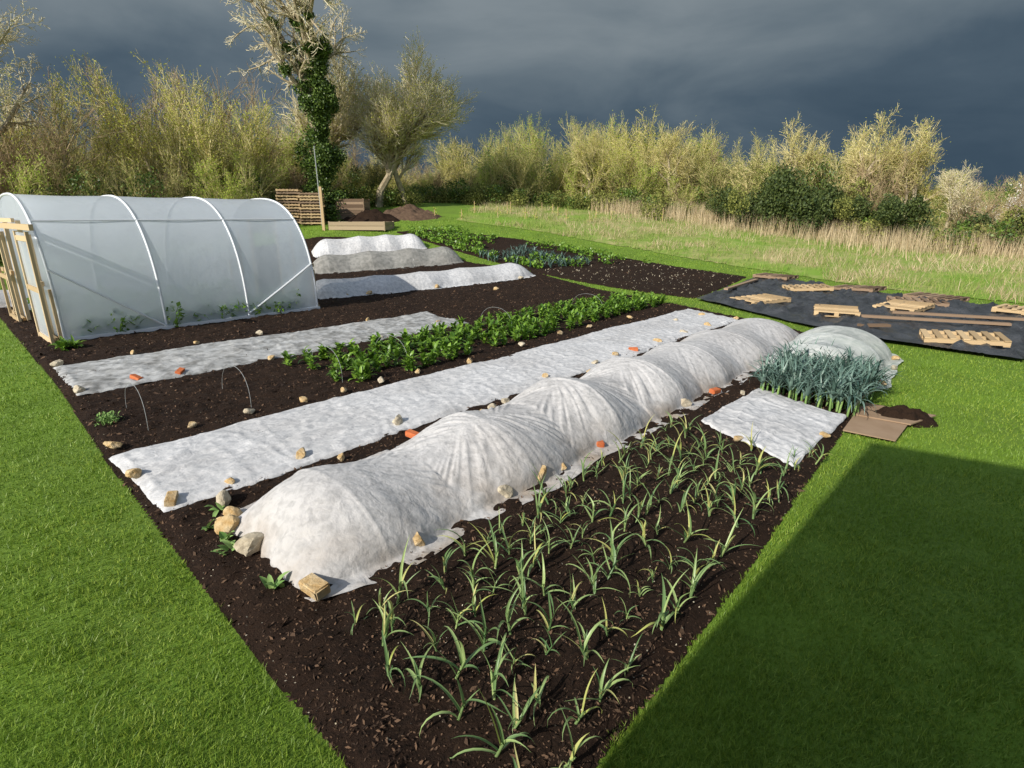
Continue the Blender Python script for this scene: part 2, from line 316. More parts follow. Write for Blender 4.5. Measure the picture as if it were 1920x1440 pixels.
# ------------------------------------------------------------------ fleece tunnels
def tunnel(name,A,B,width,hoops,H,sag,mat,nu=420,nv=90,seed=3,skirt=.16,wr=1.,pleat=None):
    A=np.array(A,float);B=np.array(B,float);L=np.linalg.norm(B-A);d=(B-A)/L;w=np.array([-d[1],d[0]])
    s,c=np.meshgrid(np.linspace(0,L,nu),np.linspace(-1-skirt*2/width,1+skirt*2/width,nv),indexing='ij')
    hp=np.array(hoops)
    dist=np.min(np.abs(s[...,None]-hp),-1)
    idx=np.clip(np.searchsorted(hoops,s)-1,0,len(hoops)-2)
    gap=(hp[1:]-hp[:-1])[idx]
    k=np.exp(-(dist/(gap*.36))**1.8)
    Hs=np.interp(s,hoops,H)
    sg=np.array(sag)[idx] if hasattr(sag,'__len__') else sag
    Hs=Hs*(1-sg*np.sin(np.clip(dist/gap*PI,0,PI/2))**1.5)
    Hs=np.where(s<hoops[0],H[0]*np.sin(np.clip(s/hoops[0],0,1)*PI/2)**.62,Hs)
    Hs=np.where(s>hoops[-1],H[-1]*np.sin(np.clip((L-s)/(L-hoops[-1]),0,1)*PI/2)**.62,Hs)
    inner=(s>hoops[0])&(s<hoops[-1]);k=np.where(inner,k,.9)
    ac=np.clip(np.abs(c),0,1)
    arch=(1-ac**2.1)**.58;tent=(1-ac**1.6)**.85
    prof=k*arch+(1-k)*tent
    nh=hp[np.argmin(np.abs(s[...,None]-hp),-1)]
    ang=np.arctan2((s-nh),(.22+ac*width*.5))
    f1=np.abs(2*vn(ang*8+nh*7,ac*1.1+np.sign(c)*9,seed)-1);f2=np.abs(2*vn(ang*19+nh*3,ac*2,seed+1)-1);f3=np.abs(2*vn(s*7,ac*1.2+9*np.sign(c),seed+2)-1)
    reg=sm((fbm(s*.8,np.sign(c)*3.,2,seed+30)-.35)/.3)
    if pleat: reg=np.interp(s,pleat[0],pleat[1])
    fold=((.5-f1)*.026+(.5-f2)*.015)*(.12+.88*reg)+(.5-f3)*.008
    fade=np.sin(np.clip(ac,0,1)*PI)**.6*(1-.55*k)+.1
    z=Hs*prof+fold*fade*wr*np.clip(Hs/.3,0,1)+.012*(fbm(s*4,c*3,4,seed+5)-.5)+.007*np.exp(-(dist/.022)**2)*(ac<.97)
    cx=c*(1-.05*(1-k)*(ac<1.01))
    edge=.12*(fbm(s*1.3,np.sign(c)*7.,4,seed+8)-.5)*np.clip(ac*1.4-.4,0,1)
    endw=np.where(s<hoops[0],.74+.26*np.clip(s/hoops[0],0,1)**.5,1.)
    endw=np.where(s>hoops[-1],.74+.26*np.clip((L-s)/(L-hoops[-1]),0,1)**.5,endw)
    off=(cx*endw+1)*width/2+edge
    endwob=.10*(fbm(c*3,s*0+seed,3,seed+44)-.5)*np.clip(1-s/.3,0,1)
    P=A+(s+endwob)[...,None]*d+off[...,None]*w
    crump=.04*(fbm(s*7,c*6,3,seed+2)-.25)
    zz=h(P[...,0],P[...,1])+np.maximum(z,0)+.04+crump*np.clip((ac-.75)*4,0,1)
    ob=build(name,[(np.stack([P[...,0],P[...,1],zz],-1),gridF(nu,nv),0)],[mat],smooth=True)
    for i,(hs_,HH) in enumerate(zip(hoops,H)):
        pts=[]
        for t in np.linspace(-1,1,17):
            q=A+hs_*d+(t*.97+1)*width/2*w;pts.append((q[0],q[1],float(h(q[0],q[1]))+.03+HH*max(0,(1-abs(t)**2.1))**.58*.985))
        V,F=polytube(pts,.006);build('support_hoop_%d'%(i+1),[(V,F,0)],[m_hoop],parent=ob)
    return ob
tunnel('fleece_tunnel',(-1.2,2.87),(5.68,10.43),1.42,[.55,2.1,3.5,4.9,6.3,7.7,9.4],[.41,.45,.52,.49,.45,.44,.41],[.26,.16,.24,.10,.08,.07],m_fleece_t,nu=680,nv=130,wr=1.3,pleat=([0,1.1,1.5,4.4,5.2,8,10.3],[.15,.2,1,1,.35,.25,.4]))
tunnel('fleece_tunnel',(-5.5,15.6),(.9,20.6),1.4,[.6,2.2,3.8,5.4,7.5],[.46,.47,.46,.45,.42],.06,m_fleece,seed=41,nu=200,nv=50,wr=.6)
tunnel('mesh_tunnel',(-7.3,20.8),(-1.9,23.1),1.5,[.6,2.2,3.8,5.2],[.55,.58,.58,.55],.1,m_meshg,seed=43,nu=200,nv=50,wr=.6)
tunnel('fleece_tunnel',(-8.3,24),(-3.8,25.9),1.4,[.6,2,3.2,4.3],[.6,.62,.6,.55],.08,m_fleece,seed=47,nu=200,nv=50,wr=.6)
tunnel('mesh_tunnel',(4.85,7.15),(6.45,9.2),1.5,[.35,1.25,2.2],[.46,.48,.45],.1,m_mesh,seed=53,nu=160,nv=70)
tunnel('fleece_tunnel',(-14.5,12.9),(-11.8,15.4),1.2,[.6,1.8,3.],[.4,.4,.4],.1,m_fleece_t,seed=59,nu=100,nv=40)
for a,b,z in [((-4.0,5.75),(-4.7,6.45),.44),((-3.2,6.5),(-3.9,7.2),.45),((-2.4,7.6),(-3.1,8.35),.45),((-1.6,8.35),(-2.3,9.1),.45),((0,11.2),(-.7,11.9),.45),((2.2,13.5),(1.5,14.2),.42)]:
    a=np.array(a);b=np.array(b);pts=[]
    for t in np.linspace(0,PI,19):
        q=a+(b-a)*(1-math.copysign(abs(math.cos(t))**.9,math.cos(t)))/2;pts.append((q[0]+.03*math.sin(t),q[1],z*math.sin(t)**.8+.02))
    V,F=polytube(pts,.0025);build('wire_hoop',[(V,F,0)],[m_wire],smooth=True)
# ------------------------------------------------------------------ crops
def garlic():
    G1=[];rows=22;cols=7
    for i in range(rows):
        for j in range(cols):
            u=i/(rows-1);v=j/(cols-1)
            a=np.array([-.9,2.66])*(1-u)+np.array([1.62,5.62])*u;b=np.array([.06,1.72])*(1-u)+np.array([2.72,4.9])*u
            p=a*(1-v)+b*v+rng.normal(0,.03,2)
            if rng.random()<.12: continue
            G1.append(p)
    for e in [(1.75,5.8),(1.95,5.72),(2.95,5.05),(2.9,4.9)]: G1.append(np.array(e))
    B=[];az=[];L=[];el=[];bd=[];W=[];stem=[]
    for p in G1:
        pa=rng.uniform(0,PI);sc=rng.uniform(.6,1.25);nl=rng.integers(5,8)
        lean=rng.normal(0,.25,2);hs=.12*sc;z0=.02
        stem.append((p[0],p[1],z0,p[0]+lean[0]*hs,p[1]+lean[1]*hs,z0+hs,.008*sc,.005*sc))
        for l in range(nl):
            t=.2+.8*l/nl;top=l==nl-1
            B.append((p[0]+lean[0]*hs*t,p[1]+lean[1]*hs*t,z0+hs*t));az.append(pa+(l%2)*PI+rng.normal(0,.6));L.append(sc*rng.uniform(.12,.29));el.append(rng.uniform(.6,1.4) if not top else rng.uniform(1.2,1.55));bd.append(rng.uniform(.3,3.2) if not top else rng.uniform(.1,1.6));W.append(sc*rng.uniform(.011,.021))
    nb=len(B)
    V,F=ribbons(np.array(B),np.array(az),np.array(L),np.array(W),np.array(el),np.array(bd),k=8,fold=.5,bw=.85,side=rng.normal(0,.6,nb))
    V[:,2]=np.maximum(V[:,2],.025)
    mi=(rng.random(nb)<.18);V2,F2=tubes(stem,6)
    fi=np.tile(np.arange(nb),16)
    build('garlic_plants',[(V,F[~mi[fi]],0),(V,F[mi[fi]],1),(V2,F2,0)],[m_garlic,m_garlic2],smooth=True)
garlic()
def straps(pts,nl,L,W,z0=.02,bend=(.8,2.2),el=(.9,1.5),fold=.5,k=6):
    n=len(pts)*nl;pp=np.repeat(np.array(pts,float),nl,0)
    B=np.stack([pp[:,0],pp[:,1],h(pp[:,0],pp[:,1])+z0+rng.uniform(0,.08,n)],1)
    return ribbons(B,rng.uniform(0,2*PI,n),rng.uniform(*L,n),rng.uniform(*W,n),rng.uniform(*el,n),rng.uniform(*bend,n),k=k,fold=fold,bw=.9)
pts=[];st=[]
for i in range(15):
    for j in range(10):
        u=i/14;v=j/9
        p=(np.array([3.25,7.0])*(1-u)+np.array([4.3,8.3])*u)*(1-v)+(np.array([3.95,6.15])*(1-u)+np.array([4.85,7.15])*u)*v+rng.normal(0,.03,2)
        pts.append(p);st.append((p[0],p[1],.02,p[0]+rng.normal(0,.01),p[1]+rng.normal(0,.01),.22,.014,.013))
V,F=straps(pts,9,(.24,.48),(.022,.042),z0=.14,bend=(.4,3.2),el=(.8,1.55),k=7)
V2,F2=tubes(st,6)
build('leek_plants',[(V,F,0),(V2,F2,1)],[m_leek,m_sedum],smooth=True)
def bushes(pts,R,H,n,S,asp=.75):
    C=[]
    for p in pts:
        q=unit(n);rr=rng.uniform(.35,1,n)**.5;hz=H*rng.uniform(.7,1.25)
        C.append(np.stack([p[0]+q[:,0]*R*rr,p[1]+q[:,1]*R*rr,h(p[0],p[1])+.03+hz*.45+q[:,2]*rr*hz*.5],1))
    C=np.concatenate(C);return leaves(C,rng.uniform(S[0],S[1],len(C)),asp,up=.7)
def leafy(pts,nl,L,W,H):
    n=len(pts)*nl;pp=np.repeat(np.array(pts,float),nl,0)
    B=np.stack([pp[:,0]+rng.normal(0,.02,n),pp[:,1]+rng.normal(0,.02,n),h(pp[:,0],pp[:,1])+.02+rng.uniform(0,1,n)*H],1)
    return ribbons(B,rng.uniform(0,2*PI,n),rng.uniform(*L,n),rng.uniform(*W,n),rng.uniform(.2,1.3,n),rng.uniform(.2,1.8,n),k=4,fold=.35,bw=.25,tipp=3)
pts=[]
a0=np.array([-3.4,8.45]);a1=np.array([3.2,15.85]);b0=np.array([-2.15,7.5]);b1=np.array([4.05,15.0])
for i in range(50):
    for j in range(5):
        u=i/49;v=j/4;p=(a0*(1-u)+a1*u)*(1-v)+(b0*(1-u)+b1*u)*v+rng.normal(0,.05,2)
        if rng.random()<.84: pts.append(p)
V,F=leafy(pts,30,(.09,.17),(.045,.08),.2);build('broad_bean_plants',[(V,F,0)],[m_bean],smooth=True)
pts=[]
for i in range(60):
    for j in range(7):
        u=i/59;v=j/6
        p=(np.array([-5.4,29.4])*(1-u)+np.array([1.2,21.9])*u)*(1-v)+(np.array([-3.4,30.1])*(1-u)+np.array([5.6,23.4])*u)*v+rng.normal(0,.08,2)
        if fbm(p[0]*.5,p[1]*.5,2,66)>.33 and rng.random()<.8 and j%2==0: pts.append(p)
V,F=bushes(pts,.2,.35,30,(.07,.14))
x,y=scatter_poly([(-1.6,24.2),(.8,21.6),(3.2,22.9),(.6,25.9)],190)
V2,F2=straps(np.stack([x,y],1),7,(.25,.45),(.03,.05))
build('kale_plants',[(V,F,0),(V2,F2,1)],[m_bean,m_leek])
V,F=leafy([(-7.86,9.56),(-7.75,9.7),(-7.95,9.75)],30,(.12,.22),(.04,.08),.1);build('artichoke_plant',[(V,F,0)],[m_bean])
V,F=leafy([(-4.6+.09*math.cos(a)*r,6.0+.09*math.sin(a)*r) for a,r in zip(np.linspace(0,18,22),np.linspace(.1,1.2,22))],12,(.03,.06),(.014,.024),.1);build('sedum_clump',[(V,F,0)],[m_sedum])
for (px,py) in [(-2.28,3.72),(-2.06,3.55),(-1.98,3.42),(-1.5,3.02),(-2.35,4.0)]:
    V,F=leafy([(px,py)],7,(.07,.14),(.04,.07),.04)
    build('brassica_seedling',[(V,F,0)],[m_sedum],smooth=True)
x,y=scatter_poly([(.9,5.2),(1.3,4.9),(5.9,10.2),(5.5,10.2)],26)
V,F=bushes(np.stack([x,y],1),.05,.05,10,(.02,.05));build('weed_seedlings',[(V,F,0)],[m_bean])
# ------------------------------------------------------------------ stones & bricks
def stone(p,s,mat,brick=False,name='stone'):
    me=bpy.data.meshes.new(name);bm=bmesh.new()
    if brick:
        bmesh.ops.create_cube(bm,size=1)
        for v in bm.verts: v.co=Vector((v.co.x*s,v.co.y*s*.52,v.co.z*s*.36))
        bmesh.ops.bevel(bm,geom=bm.edges[:],offset=s*.04,segments=2,affect='EDGES')
        for v in bm.verts: v.co+=Vector(rng.normal(0,s*.012,3))
    else:
        bmesh.ops.create_icosphere(bm,subdivisions=3,radius=s*.55)
        sc=Vector((1,rng.uniform(.6,.9),rng.uniform(.45,.75)));o=rng.uniform(0,50)
        pl=[(Vector(unit(1)[0]),rng.uniform(.26,.46)*s) for _ in range(10)]
        for v in bm.verts:
            for nrm,dd in pl:
                e=v.co.dot(nrm)
                if e>dd: v.co-=nrm*(e-dd)*.95
            v.co+=v.co.normalized()*s*.06*noise.noise(v.co/s*5+Vector((o,0,0)))
            v.co=Vector((v.co.x*sc.x,v.co.y*sc.y,v.co.z*sc.z))
    bm.to_mesh(me);bm.free();me.materials.append(mat)
    ob=bpy.data.objects.new(name,me);SC.collection.objects.link(ob)
    ob.location=(p[0],p[1],float(h(*p))+.06+s*.2);ob.rotation_euler=(rng.normal(0,.15),rng.normal(0,.15),rng.uniform(0,PI))
S=[(-5.71,7.06,.17),(-3.37,4.56,.13),(-2.17,3.88,.13),(-1.82,3.4,.22),(-2.12,3.68,.18),(-.70,3.50,.17),(-.07,4.20,.16),(.23,4.53,.22),(.46,4.72,.11),(2.12,6.5,.17),(-2.04,4.98,.15),(-2.45,4.42,.11),(-1.27,5.87,.17),(-.74,5.87,.12),(-.35,6.21,.12),(-.07,6.59,.13),(1.18,7.95,.15),(.48,7.72,.12),(-.23,6.4,.12),(-4.01,5.21,.16),(-3.55,5.81,.1),(-3.1,6.24,.11),(-2.61,6.65,.11),(-2.23,7.09,.1),(-1.83,7.52,.12),(-1.39,8.01,.11),(-.68,8.62,.12),(.17,9.77,.12),(.94,10.82,.14),(2.66,12.55,.13),(-7.08,8.42,.16),(-6.39,9.18,.12),(-5.7,9.9,.14),(-4.96,10.82,.14),(-3.9,8.82,.13),(2.67,10.06,.15),(5.3,9.95,.17),(-4.81,16.25,.18),(-4.21,16.6,.2),(1.3,8.49,.13),(-3.17,12.2,.12),(-1.64,4.93,.1),(-2.35,4.1,.14),(-1.6,12.0,.12),(1.7,9.0,.13),(3.4,10.9,.14),(4.1,11.6,.14),(4.4,12.9,.14),(3.6,12.2,.12),(-.5,17.6,.18),(-2.4,18,.18),(.3,19.8,.2),(3.1,9.6,.12),(1.6,11.5,.12),(-2.5,10.4,.12),(2.35,5.4,.1),(3.3,5.5,.1),(3.0,6.95,.1),(5.0,12.4,.13),(5.1,7.4,.12),(5.8,8.2,.13),(6.2,8.8,.12)]
for i,(a,b,s) in enumerate(S): stone((a,b),s*1.12,m_stone if i%3 else m_stone2)
stone((-1.22,2.95),.2,m_stone,True,'stone_block');stone((-2.77,4.09),.16,m_stone,True,'stone_block')
for a,b in [(-5.32,7.62),(-4.89,7.95),(-1.04,5.48),(.88,5.28),(2.66,7.0),(2.08,9.36)]: stone((a,b),.16,m_brick,True,'brick')
# ------------------------------------------------------------------ polytunnel
O=np.array([-8.3,10.2]);uu=np.array([.667,.745]);ww=np.array([-.745,.667]);PL=5.12;PW=5.0;PH=2.7
def pt(s,c,z): q=O+uu*s+ww*c;return np.array([q[0],q[1],z])
def prof(t):
    a=t*PI;return PW/2-PW/2*math.copysign(abs(math.cos(a))**.78,math.cos(a)),.03+(PH-.03)*math.sin(a)**.78
pe=empty('polytunnel')
ns,nt=61,61;V=[]
for s in np.linspace(0,PL,ns):
    sg=math.sin(s/PL*3*PI)**2*.012
    for t in np.linspace(0,1,nt):
        c,z=prof(t);c=PW/2+(c-PW/2)*(1-sg*.5);V.append(pt(s,c,.03+(z-.03)*(1-sg*.5)))
build('film_cover',[(np.array(V),gridF(ns,nt),0)],[m_film],smooth=True,parent=pe)
for i,s in enumerate([0,PL/3,2*PL/3,PL]):
    pts=[]
    for t in np.linspace(0,1,50):
        c,z=prof(t);pts.append(pt(s,PW/2+(c-PW/2)*1.003,z+.004))
    V,F=polytube(pts,.024,8);build('hoop_%d'%(i+1),[(V,F,0)],[m_hoop],smooth=True,parent=pe)
def tz(zt):
    lo,hi=0,.5
    for _ in range(40):
        m=(lo+hi)/2
        if prof(m)[1]<zt: lo=m
        else: hi=m
    return prof(lo)[0]
def bar(s0,z0,s1,z1,r=.02,inn=-.01,name='brace'):
    pts=[pt(s0+(s1-s0)*t,tz(z0+(z1-z0)*t)+inn,z0+(z1-z0)*t) for t in np.linspace(0,1,14)]
    V,F=polytube(pts,r);build(name,[(V,F,0)],[m_hoop],parent=pe)
bar(0,2.2,PL,2.2,.017,-.022,'side_rail');bar(0,1.35,PL/3,.1,.022,-.026,'brace_near');bar(PL,1.15,2*PL/3,.15,.022,-.026,'brace_far')
V,F=box(pt(PL/2,-.02,.05),(PL+.1,.05,.1),(*uu,0));V2,F2=box(pt(PL/2,PW+.02,.05),(PL+.1,.05,.1),(*uu,0));build('base_rail',[(V,F,0),(V2,F2,0)],[m_hoop],parent=pe)
def zc(c):
    lo,hi=0,.5
    for _ in range(30):
        m=(lo+hi)/2
        if prof(m)[0]<c: lo=m
        else: hi=m
    return prof(lo)[1]
for nm,s,sg in(('west_end',0,-1),('east_end',PL,1)):
    parts=[]
    for c,z1 in((.12,1.0),(.95,1.95),(1.72,2.2),(3.28,2.2),(4.05,1.95),(4.88,1.0)):
        V,F=box(pt(s+sg*.03,c,z1/2),(.07,.09,z1),(*uu,0));parts.append((V,F,0))
    for zz,c0,c1 in((2.2,1.7,3.3),(1.1,.2,1.7),(1.1,3.3,4.8),(.08,.1,1.7),(.08,3.3,4.9)):
        V,F=box(pt(s+sg*.105,(c0+c1)/2,zz),(.05,c1-c0,.08),(*uu,0));parts.append((V,F,0))
    build(nm+'_frame',parts,[m_gwood],parent=pe)
    cs=np.linspace(.02,1.68,14);parts=[];V=[]
    for c in cs: V+= [pt(s,c,.03),pt(s,c,zc(c)-.01)]
    F=[[2*i,2*i+1,2*i+3,2*i+2] for i in range(len(cs)-1)];parts.append((V,F,0));V=[]
    for c in cs: V+= [pt(s,PW-c,.03),pt(s,PW-c,zc(c)-.01)]
    parts.append((V,F,0));V=[]
    for c in np.linspace(1.7,3.3,14): V+=[pt(s,c,2.22),pt(s,c,zc(min(c,PW-c))-.01)]
    parts.append((V,F,0))
    build(nm+'_film',parts,[m_film],parent=pe)
parts=[]
V,F=box(pt(-.2,1.1,2.1),(.06,3.4,.1),(*uu,0));parts.append((V,F,0))
for c0 in(-.05,3.2):
    for c in(c0,c0+1.1):
        V,F=box(pt(-.2,c,1.02),(.05,.09,2.0),(*uu,0));parts.append((V,F,0))
    for z in(.08,1.0,1.9):
        V,F=box(pt(-.2,c0+.55,z),(.04,1.0,.09),(*uu,0));parts.append((V,F,0))
build('sliding_door_frame',parts,[m_gwood],parent=pe)
V=[pt(-.2,0,.1),pt(-.2,1.0,.1),pt(-.2,1.0,2.0),pt(-.2,0,2.0)];build('sliding_door_film',[(V,[[0,1,2,3]],0)],[m_film],parent=pe)
pts=[pt(s,c,0)[:2]+rng.normal(0,.06,2) for s in np.arange(.4,4.9,.25) for c in(.12,.3,.6,1.0,3.8,4.4)]
V,F=bushes(pts,.17,.5,50,(.06,.13));V2,F2=straps([p for p in pts[::2]],6,(.3,.6),(.02,.035))
build('polytunnel_crops',[(V,F,0),(V2,F2,0)],[m_bean],parent=pe)
# ------------------------------------------------------------------ black sheet, pallets
def zb(x,y,d):
    r=ridge(x*.7+y*.4,y*1.2-x*.5,4,71);r2=ridge(x*2.2,y*1.7,3,78)
    return h(x,y)+.03+.08*fbm(x*.9,y*.9,3,70)+.12*r**3*sm(d/.3)+.06*r2**2*sm(d/.2)+.02*fbm(x*5,y*5,2,75)
V,F=sheet(SHEET,.06,zb);build('black_plastic_sheet',[(V,F,0)],[m_black],smooth=True)
def pallet(c,ang,dark=False,L=1.2,W=.9,z=None,parent=None,nm='wooden_pallet',tx=0):
    a=math.radians(ang);P=[]
    z0=float(h(*c))+.13 if z is None else z
    ax=np.array([math.cos(a),math.sin(a),tx]);ax/=np.linalg.norm(ax);sd=np.array([-math.sin(a),math.cos(a),0])
    c=np.array([c[0],c[1],z0])
    for k in(-1,0,1):
        V,F=box(c+sd*k*(W/2-.05)+[0,0,.045],(L,.09,.07),ax);P.append((V,F,0))
    for k in range(7):
        V,F=box(c+ax*(-L/2+.05+k*(L-.1)/6)+sd*rng.normal(0,.008)+[0,0,.091],(.095,W,.02),ax);P.append((V,F,0))
    for k in(-1,0,1):
        V,F=box(c+ax*k*(L/2-.05)+[0,0,-.001],(.095,W,.02),ax);P.append((V,F,0))
    return build(nm,P,[m_dwood if dark else m_wood],parent=parent)
for c,a,dk,tx in [((6.5,14.7),20,0,.04),((9.0,17.2),-10,0,.05),((7.5,12.9),62,0,0),((9.5,13.55),35,0,.04),((10.4,14.4),-25,1,0),((8.15,9.95),-30,0,.05),((9.2,19.8),-50,1,0),((10.5,17.1),-55,1,.05),((11.4,15.1),-60,1,0),((12.0,12.9),-55,0,0)]:
    pallet(c,a,dk,tx=tx)
P=[]
for a,b in [((7.6,12.1),(10.0,11.1)),((8.6,12.6),(10.9,11.6)),((6.3,16.6),(8.3,19.2)),((9.2,9.6),(10.6,11.1)),((6.9,11.0),(7.5,11.0))]:
    a=np.array(a);b=np.array(b);m=(a+b)/2
    V,F=box((m[0],m[1],float(h(*m))+.2),(np.linalg.norm(b-a),.12,.05),(*(b-a),0));P.append((V,F,0))
build('timber_planks',P,[m_dwood])
V,F=box((9.0,9.3,.19),(1.5,.2,.04),(.6,.7,0));build('timber_board',[(V,F,0)],[m_wood])
P=[]
for q,z in(([(3.62,5.72),(4.0,5.42),(4.55,6.0),(4.15,6.35)],.045),([(4.0,6.2),(4.45,5.85),(4.95,6.15),(4.4,6.62)],.06)):
    q=np.array(q,float);V=[(x,y,z+.012*rng.random()) for x,y in q]+[(x,y,z-.008) for x,y in q]
    P.append((V,[[0,1,2,3],[7,6,5,4],[0,4,5,1],[1,5,6,2],[2,6,7,3],[3,7,4,0]],0))
build('cardboard_sheet',P,[m_card])
def heap(name,c,R,H,mat,asp=1.,n=60,seed=5,rot=0):
    x,y=np.meshgrid(np.linspace(-1,1,n),np.linspace(-1,1,n),indexing='ij');r=np.hypot(x,y)*(.8+.5*fbm(x*2+9,y*2+9,3,seed+3))
    xx=x*R;yy=y*R*asp;X=c[0]+xx*math.cos(rot)-yy*math.sin(rot);Y=c[1]+xx*math.sin(rot)+yy*math.cos(rot)
    z=H*np.clip(1-r**1.5,-.1,1)*(.4+1.2*fbm(x*5,y*5,4,seed))+h(X,Y)
    return build(name,[(np.stack([X,Y,z],-1),gridF(n,n),0)],[mat],smooth=True)
heap('compost_heap',(4.55,6.15),.42,.16,m_soil,asp=.6,rot=-.4)
# ------------------------------------------------------------------ far structures
def stack(cx,cy,ang,n):
    e=empty('pallet_stack');z=float(h(cx,cy))+.02
    for i in range(n):
        pallet((cx+rng.normal(0,.05),cy+rng.normal(0,.05)),ang+rng.normal(0,3),i%3==1,z=z+i*.15,parent=e,nm='pallet_%d'%(i+1),L=1.15,W=1.0)
stack(-12.0,31.9,5,12);stack(-10.75,31.7,8,11)
def crate(name,a,b,dep,H,mat,z=None):
    a=np.array(a,float);b=np.array(b,float);d=(b-a);L=np.linalg.norm(d);d/=L;w=np.array([-d[1],d[0]]);z=float(h(*a)) if z is None else z
    P=[];n=max(1,int(H/.15))
    for k in range(n):
        zz=z+(k+.5)*H/n
        for q in((a+b)/2,(a+b)/2+w*dep): V,F=box((*q,zz),(L,.03,H/n*.92),(*d,0));P.append((V,F,0))
        for q in(a+w*dep/2,b+w*dep/2): V,F=box((*q,zz),(.03,dep-.03,H/n*.92),(*d,0));P.append((V,F,0))
    for q in(a+w*.03,b+w*.03,a+w*(dep-.03),b+w*(dep-.03)): V,F=box((*q,z+H/2),(.08,.08,H+.04),(*d,0));P.append((V,F,0))
    V,F=box((*((a+b)/2+w*dep/2),z+H*.8),(L-.05,dep-.05,.02),(*d,0));P.append((V,F,1))
    build(name,P,[mat,m_soil])
crate('raised_planter',(-9.5,30.2),(-6.5,29.6),1.2,.42,M('planter_wood',(.3,.23,.15),(.42,.33,.22),island=True))
crate('compost_bay',(-9.9,33.2),(-8.4,33.2),1.4,1.1,m_dwood)
heap('compost_heap',(-7.9,32.8),1.8,.5,m_soil,seed=8,asp=.6);heap('bark_mulch_heap',(-6.1,34.0),2.0,.55,M('bark_mulch',(.07,.042,.028),(.13,.085,.055),scale=8,bump=1,bscale=20),seed=9,asp=.7)
z=float(h(-9.74,30.1));V,F=box((-9.74,30.1,z+1.05),(.13,.13,2.2));build('wooden_post',[(V,F,0)],[m_wood])
z=float(h(-10.0,31));V,F=tubes([(-10.1,31.,z,-10.15,31.,z+4.0,.03,.025)],8);build('thin_pole',[(V,F,0)],[m_wire])
for i in range(18):
    x=rng.uniform(-5,9);y=rng.uniform(33,39);z=float(h(x,y));V,F=tubes([(x,y,z,x+rng.normal(0,.03),y,z+rng.uniform(.4,.9),.025,.02)],6);V2,F2=leaves(np.stack([x+rng.normal(0,.08,30),y+rng.normal(0,.08,30),z+rng.uniform(.1,.6,30)],1),.08)
    build('sapling',[(V,F,0),(V2,F2,1)],[m_wood,m_bud])
# ------------------------------------------------------------------ trees
def segs_tree(p,d,L,r,levels,nch,ratio,spread,up,wig,n0=5,start=1,minr=.006,decay=.35,w0=1.):
    S=[];T=[]
    def grow(p,d,L,r,lev):
        n=n0 if lev==0 else (4 if lev<levels else 3);st=L/n;wg=wig*(w0 if lev==0 else 1)
        for i in range(n):
            d=Vector((d.x+random.gauss(0,wg),d.y+random.gauss(0,wg),d.z+random.gauss(0,wg)+up*(1 if lev else .3))).normalized()
            q=p+d*st;ra=max(minr,r*(1-.6*i/n));rb=max(minr*.8,r*(1-.6*(i+1)/n))
            S.append((*p,*q,ra,rb))
            if lev>=levels-1: T.append(((p+q)/2)[:])
            if lev<levels and i>=(start if lev==0 else 0):
                for _ in range(nch[min(lev,len(nch)-1)]):
                    v=Vector((random.gauss(0,1),random.gauss(0,1),random.gauss(0,1)));v=(v-d*v.dot(d)).normalized()
                    a=spread*random.uniform(.6,1.3);c=(d*math.cos(a)+v*math.sin(a)).normalized()
                    grow(q,c,L*ratio*random.uniform(.65,1.1)*(1-decay*i/n),rb*.62,lev+1)
            p=q
    grow(Vector(p),Vector(d).normalized(),L,r,0)
    return S,T
def tree_parts(S,T,nl,ls,rt=.03,jit=.12):
    S=np.array(S);big=S[:,6]>rt
    parts=[]
    if big.any(): V,F=tubes(S[big],7);parts.append((V,F,0))
    V,F=tubes(S[~big],3);parts.append((V,F,1))
    T=np.array(T)
    if nl:
        C=T[rng.integers(0,len(T),nl)]+rng.normal(0,jit,(nl,3));V,F=leaves(C,rng.uniform(ls[0],ls[1],nl),.6);parts.append((V,F,2))
    return parts
def tomesh(nm,P,mats):
    ob=build(nm,P,mats);me=ob.data;bpy.data.objects.remove(ob)
    co=np.zeros(len(me.vertices)*3,np.float32);me.vertices.foreach_get('co',co);me['topz']=float(np.percentile(co[2::3],99));return me
def shrub(name,height,width,nst,levels,nch,nl,ls,mats,up=.08,spread=.6,wig=.16,extra=None,minr=.006):
    S=[];T=[]
    for i in range(nst):
        a=random.uniform(0,2*PI);t=random.uniform(0,1)**.7*width*.35
        px,py=t*math.cos(a),t*math.sin(a);ln=random.uniform(.15,.75)*width/height
        s,tt=segs_tree((px,py,0),(math.cos(a)*ln,math.sin(a)*ln,1),height*random.uniform(.45,.8),.05*height/5,levels,nch,.5,spread,up,wig,start=0,minr=minr);S+=s;T+=tt
    P=tree_parts(S,T,nl,ls,rt=.045)
    if extra: P+=extra
    return tomesh(name,P,mats)
def leafball(cs,n,S,mi,squash=1.):
    C=[]
    for (x,y,z,r) in cs:
        q=unit(n);rr=r*rng.uniform(.5,1.1,n)*(.7+.6*vn(q[:,0]*3+9,q[:,1]*3+q[:,2]*2+9,4));C.append(np.stack([x+q[:,0]*rr,y+q[:,1]*rr,np.maximum(.05,z+q[:,2]*rr*squash)],1))
    C=np.concatenate(C);V,F=leaves(C,rng.uniform(S[0],S[1],len(C)),.7);return (V,F,mi)
def rb(n,w,h0,h1,r0,r1): return [(random.gauss(0,w),random.gauss(0,w),random.uniform(h0,h1),random.uniform(r0,r1)) for _ in range(n)]
sh_olive=[shrub('hs',5.2,4.5,9,2,(3,3),6500,(.05,.12),[m_bark,m_twig,m_olive,m_ivy],extra=[leafball(rb(8,1.3,.4,3.2,.5,1.0),440,(.08,.16),3)]) for _ in range(3)]
